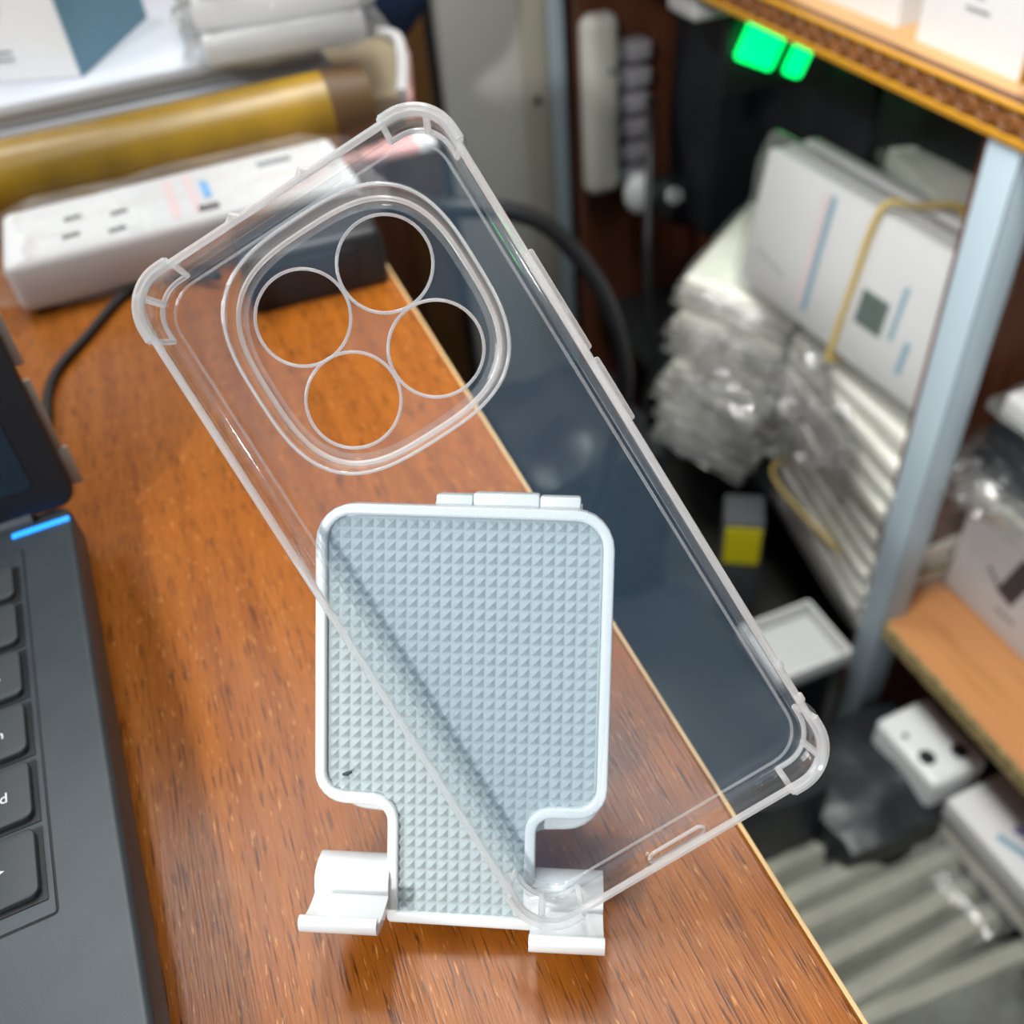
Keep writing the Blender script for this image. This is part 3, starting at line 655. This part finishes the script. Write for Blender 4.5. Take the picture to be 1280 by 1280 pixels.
def blob(name, label, cat, loc, s, m, seed=0, amp=.12):
    bm = bmesh.new(); bmesh.ops.create_cube(bm, size=1); bmesh.ops.subdivide_edges(bm, edges=bm.edges, cuts=9, use_grid_fill=True)
    for v in bm.verts:
        p = v.co.copy(); v.co = (p*.6+p.normalized()*.27); v.co += noise.noise_vector(p*3.3+Vector((seed*5, 0, 0)))*amp*.5+noise.noise_vector(p*8+Vector((seed, 3, 0)))*amp*.2; v.co = Vector((v.co.x*s[0], v.co.y*s[1], v.co.z*s[2]))
    o = link(name, finish(bm, 'blob'), m); o.location = loc; return tag(o, label, cat)
blob('dark_bay_filler', 'added black pouch shape darkening the bay beside the grey plugs', 'pouch', (.73, 1.10, -.26), (.16, .12, .34), M_blackg, 1)  # black shapes added here to make the bay under the shelf dark
blob('dark_bay_filler', 'large added black bag shape darkening the bay under the green light', 'bag', (.80, .93, -.205), (.20, .22, .26), M_blackg, 2)
blob('dark_bay_filler', 'added black bag shape darkening the space under the carved shelf, behind the white packs', 'bag', (.80, .66, -.185), (.24, .26, .22), M_blackg, 3)
blob('black_bag', 'crumpled black bag on the floor right of the phone case', 'bag', (.345, .84, -.64), (.17, .22, .32), M_blackg, 4)
blob('black_bag', 'black bag on the floor beside the desk edge', 'bag', (.28, .50, -.70), (.26, .30, .20), M_blackg, 5)
blob('black_bag', 'dark bag behind the row of grey green packets', 'bag', (.46, .36, -.72), (.16, .13, .16), M_blackg, 6)

# ------------------------------------------------------------------ packets
random.seed(11)
ORD = ['lowest', 'second from the bottom', 'third from the bottom', 'fourth from the bottom', 'fifth from the bottom', 'sixth from the bottom', 'seventh from the bottom', 'eighth from the bottom', 'ninth from the bottom', 'tenth from the bottom', 'eleventh from the bottom', 'topmost']
def proto(L_, W_, T_, body, seed, name='packet'):
    e = empty(name, 'x', 'packet'); packet_parts(e, L_, W_, T_, body, seed); return e
def pile(pr, n, what, group, pos, dz, rot, jit, lean=(0, 0)):
    for k in range(n):
        e = pr if k == 0 else copy_tree(pr)
        e.location = (pos[0]+lean[0]*k+random.uniform(-jit, jit), pos[1]+lean[1]*k+random.uniform(-jit, jit), pos[2]+dz*k)
        e.rotation_euler = (rot[0]+random.uniform(-.03, .03), rot[1]+random.uniform(-.03, .03), rot[2]+random.uniform(-.10, .10))
        tag(e, (ORD[k] if k < n-1 else 'topmost')+' '+what, 'packet', group)
# leaning cream pile, left
pile(proto(.17, .13, .020, M_cream, 1), 11, 'cream packet in the leaning pile beside the thin black cable', 'cream packets in the leaning pile', (.575, .83, -.566), .0235, (.10, -.08, math.radians(28)), .006, (.001, -.003))
# pile in front, under the bundle
pile(proto(.20, .115, .019, M_cream, 4), 11, 'clear wrapped packet in the pile under the banded white cartons', 'packets under the banded cartons', (.578, .565, -.566), .0222, (-.04, -.05, math.radians(84)), .005, (0, .001))
# bundle of white cartons standing on edge with a rubber band
for k in range(3):
    e = empty('flat_carton', ['front white carton with dark green picture in the banded bundle', 'middle white carton in the banded bundle', 'back white carton in the banded bundle'][k], 'carton', (.527+.020*k, .615, -.302), (0, math.radians(9), math.radians(2)), 'banded white cartons')
    link('carton_body', box((0, 0, .068), (.018, .285, .136), .003), M_card, e)
    if k == 0:
        X = -.0094
        link('picture_block', box((X, -.045, .055), (.0006, .034, .032)), M_dgreen, e, False, label='dark green picture')
        link('blue_line', box((X, .038, .072), (.0006, .007, .112)), M_bprint, e, False); link('pink_line', box((X, .047, .072), (.0006, .006, .112)), M_lpink, e, False)
        link('blue_line', box((X, -.074, .068), (.0006, .005, .050)), M_bprint, e, False); link('blue_line', box((X, -.094, .036), (.0006, .006, .030)), M_bprint, e, False)
        bm = bmesh.new()
        for q_ in range(4): box_bm(bm, (X, .118-.012*q_, .040-.002*q_), (.0006, .005, .004))
        link('printed_text', finish(bm, 'tx'), M_slot, e, False)
        f2 = film(.150, .30, .026, 40, .003, .012); f2.transform(T(0, 0, .068) @ Matrix.Rotation(PI/2, 4, 'Y')); link('film_sleeve', f2, M_film, e)
bx0, bx1 = .512, .588
tag(link('rubber_band', tube(smooth_path([(.514, .600, -.310), (.525, .598, -.235), (.536, .592, -.160), (.560, .578, -.158), (.595, .560, -.165), (.590, .575, -.24), (.575, .590, -.312), (.54, .600, -.316), (.514, .600, -.310)], 5)[:-1], .0028, 8, True), M_band_r), 'ochre rubber band around the white cartons', 'rubber band')
for k, (loc, sz, rot, lb) in enumerate([((.500, .690, -.400), (.05, .12, .09), (.2, .3, .4), 'crumpled clear film bag between the two packet piles'), ((.488, .575, -.345), (.035, .10, .05), (.5, .2, 0), 'crinkled clear film bag on the front of the pile under the cartons'), ((.560, .415, -.345), (.06, .08, .04), (0, .3, .2), 'crinkled clear film end sticking out in the right bay')]):
    o = link('film_bag', film(*sz, 90+k, .012, .012), M_filmc); o.location = loc; o.rotation_euler = rot; tag(o, lb, 'film bag')
# clear packets behind the bundle
pile(proto(.17, .12, .022, M_cream, 7), 5, 'clear packet in the pile behind the banded white cartons', 'packets behind the banded cartons', (.68, .62, -.305), .026, (.05, -.06, math.radians(75)), .006)
tag(link('rubber_band', tube(smooth_path([(.515, .47, -.50), (.512, .56, -.505), (.516, .66, -.50), (.57, .672, -.50), (.64, .665, -.50), (.642, .57, -.50), (.64, .47, -.50), (.57, .462, -.50), (.515, .47, -.50)], 5)[:-1], .0022, 8, True), M_band_r), 'thin yellow rubber band round the packet pile under the cartons', 'rubber band')
e = empty('label_box', 'grey box with a bright yellow label beside the packet pile', 'box', (.476, .648, FZ), (0, 0, -.55))
link('box_body', box((0, 0, .135), (.045, .050, .27), .003), M_hole, e); link('yellow_label', box((.0, -.0255, .235), (.040, .001, .056)), M_yel, e, False, label='bright yellow label')
# pale tray on the floor in front
tr2 = empty('tray', 'pale grey tray at the foot of the grey blue post', 'tray', (.440, .488, FZ))
link('tray_base', box((0, 0, .215), (.085, .075, .005), .002), M_grey, tr2); link('tray_support', box((0, 0, .107), (.07, .06, .211), .004), M_black, tr2, label='black block under the tray')
for x, y, sx, sy in ((-.042, 0, .003, .075), (.042, 0, .003, .075), (0, .037, .085, .003), (0, -.037, .085, .003)): link('tray_wall', box((x, y, .226), (sx, sy, .022), .0012), M_card, tr2)
# right compartment
e = empty('display_carton', 'white carton with a picture of a black phone on the orange shelf', 'carton', (.585, .46, ZL1))
link('carton_body', box((.07, -.115, .066), (.14, .22, .132), .002), M_card, e, False)
link('picture_phone', box((-.0004, -.078, .072), (.0006, .020, .055), .0, 1, Matrix.Rotation(.25, 4, 'X')), M_dprint, e, False, label='printed black phone')
bm = bmesh.new(); [box_bm(bm, (-.0004, -.048-.006*k, .062-.004*k), (.0006, .005, .006)) for k in range(3)]; [box_bm(bm, (-.0004, -.070-.006*k, .028), (.0006, .004, .004)) for k in range(4)]
link('printed_text', finish(bm, 'tx'), M_slot, e, False)
CL = [('film_packet', 'crinkled clear packet lying on the white display carton', M_cream, (.640, .345, -.3799), .020), ('film_packet', 'second clear packet on the display carton, below the black packets', M_cream, (.632, .352, -.3560), .020),
      ('film_packet', 'lower black packet on top of the clear ones in the right bay', M_blackg, (.628, .36, -.3300), .020), ('film_packet', 'upper black packet below the silver white one in the right bay', M_blackg, (.632, .36, -.3065), .018), ('film_packet', 'silver white packet topmost in the right bay', M_card, (.640, .36, -.2840), .020)]
for i, (nm, lb, b_, loc, th) in enumerate(CL):
    e = empty(nm, lb, 'packet', loc, (random.uniform(-.04, .04), random.uniform(-.05, .05), random.uniform(-.06, .06)), 'packets stacked in the right bay'); packet_parts(e, .16, .16, th, b_, 50+i, .022)
# low boxes below the orange shelf
e = empty('socket_box', 'small white box with two round black holes under the orange shelf', 'box', (.508, .350, FZ), (0, 0, math.radians(2)))
link('box_body', box((0, 0, .100), (.066, .084, .200), .007, 3), M_gloss, e)
for x, y in ((-.018, -.014), (.014, -.022)): link('round_hole', cyl((x, y, .198), (x, y, .2010), .0080), M_black, e)
link('small_hole', cyl((-.020, .014, .198), (-.020, .014, .2008), .003), M_hole, e)
e = empty('printed_carton', 'white carton with blue print low on the right below the socket box', 'carton', (.540, .236, FZ), (0, 0, math.radians(2)))
link('carton_body', box((0, 0, .168), (.10, .13, .030), .003), M_card, e); link('carton_lower', box((0.004, 0, .135), (.10, .13, .034), .003), M_cream, e, label='cream lower half'); link('support_block', box((0.006, 0, .058), (.09, .12, .116), .003), M_black, e)
bm = bmesh.new(); box_bm(bm, (-.004, -.012, .1833), (.010, .060, .0006), 0, 2, Matrix.Rotation(.4, 4, 'Z')); link('printed_mark', finish(bm, 'm'), mat('violet_print', (.2, .18, .35), .5), e, False); link('printed_mark', box((-.026, -.012, .1833), (.006, .06, .0006), 0, 2, Matrix.Rotation(.3, 4, 'Z')), M_bprint, e, False)
o = link('film_wrap', film(.09, .10, .03, 61, .006, .012), M_film); o.location = (.50, .245, -.690); tag(o, 'crumpled clear film in front of the printed carton', 'film')
# row of grey green packets standing on the floor
pr = proto(.19, .115, .020, M_olive, 9)
for k in range(8):
    e = pr if k == 0 else copy_tree(pr)
    e.location = (.40+random.uniform(-.008, .008), .165+.031*k, FZ+.062+random.uniform(-.006, .006)); e.rotation_euler = (math.radians(66)+random.uniform(-.05, .05), 0, random.uniform(-.06, .06))
    tag(e, ['nearest', 'second', 'third', 'fourth', 'fifth', 'sixth', 'seventh', 'farthest'][k]+' grey green packet in the row standing on the floor beside the desk', 'packet', 'grey green packets on the floor')
for k in range(3):
    e = empty('film_packet', ['nearest', 'middle', 'farthest'][k]+' dark packet of the three leaning right of the grey green row', 'packet', (.535, .10+.04*k, FZ+.06), (math.radians(70), 0, .5), 'dark packets right of the grey green row'); packet_parts(e, .12, .11, .02, M_blackg, 70+k)
e = empty('white_packet', 'white packet at the lower right end of the floor row', 'packet', (.47, .09, FZ+.04), (math.radians(15), 0, .2)); packet_parts(e, .1, .08, .02, M_card, 80)
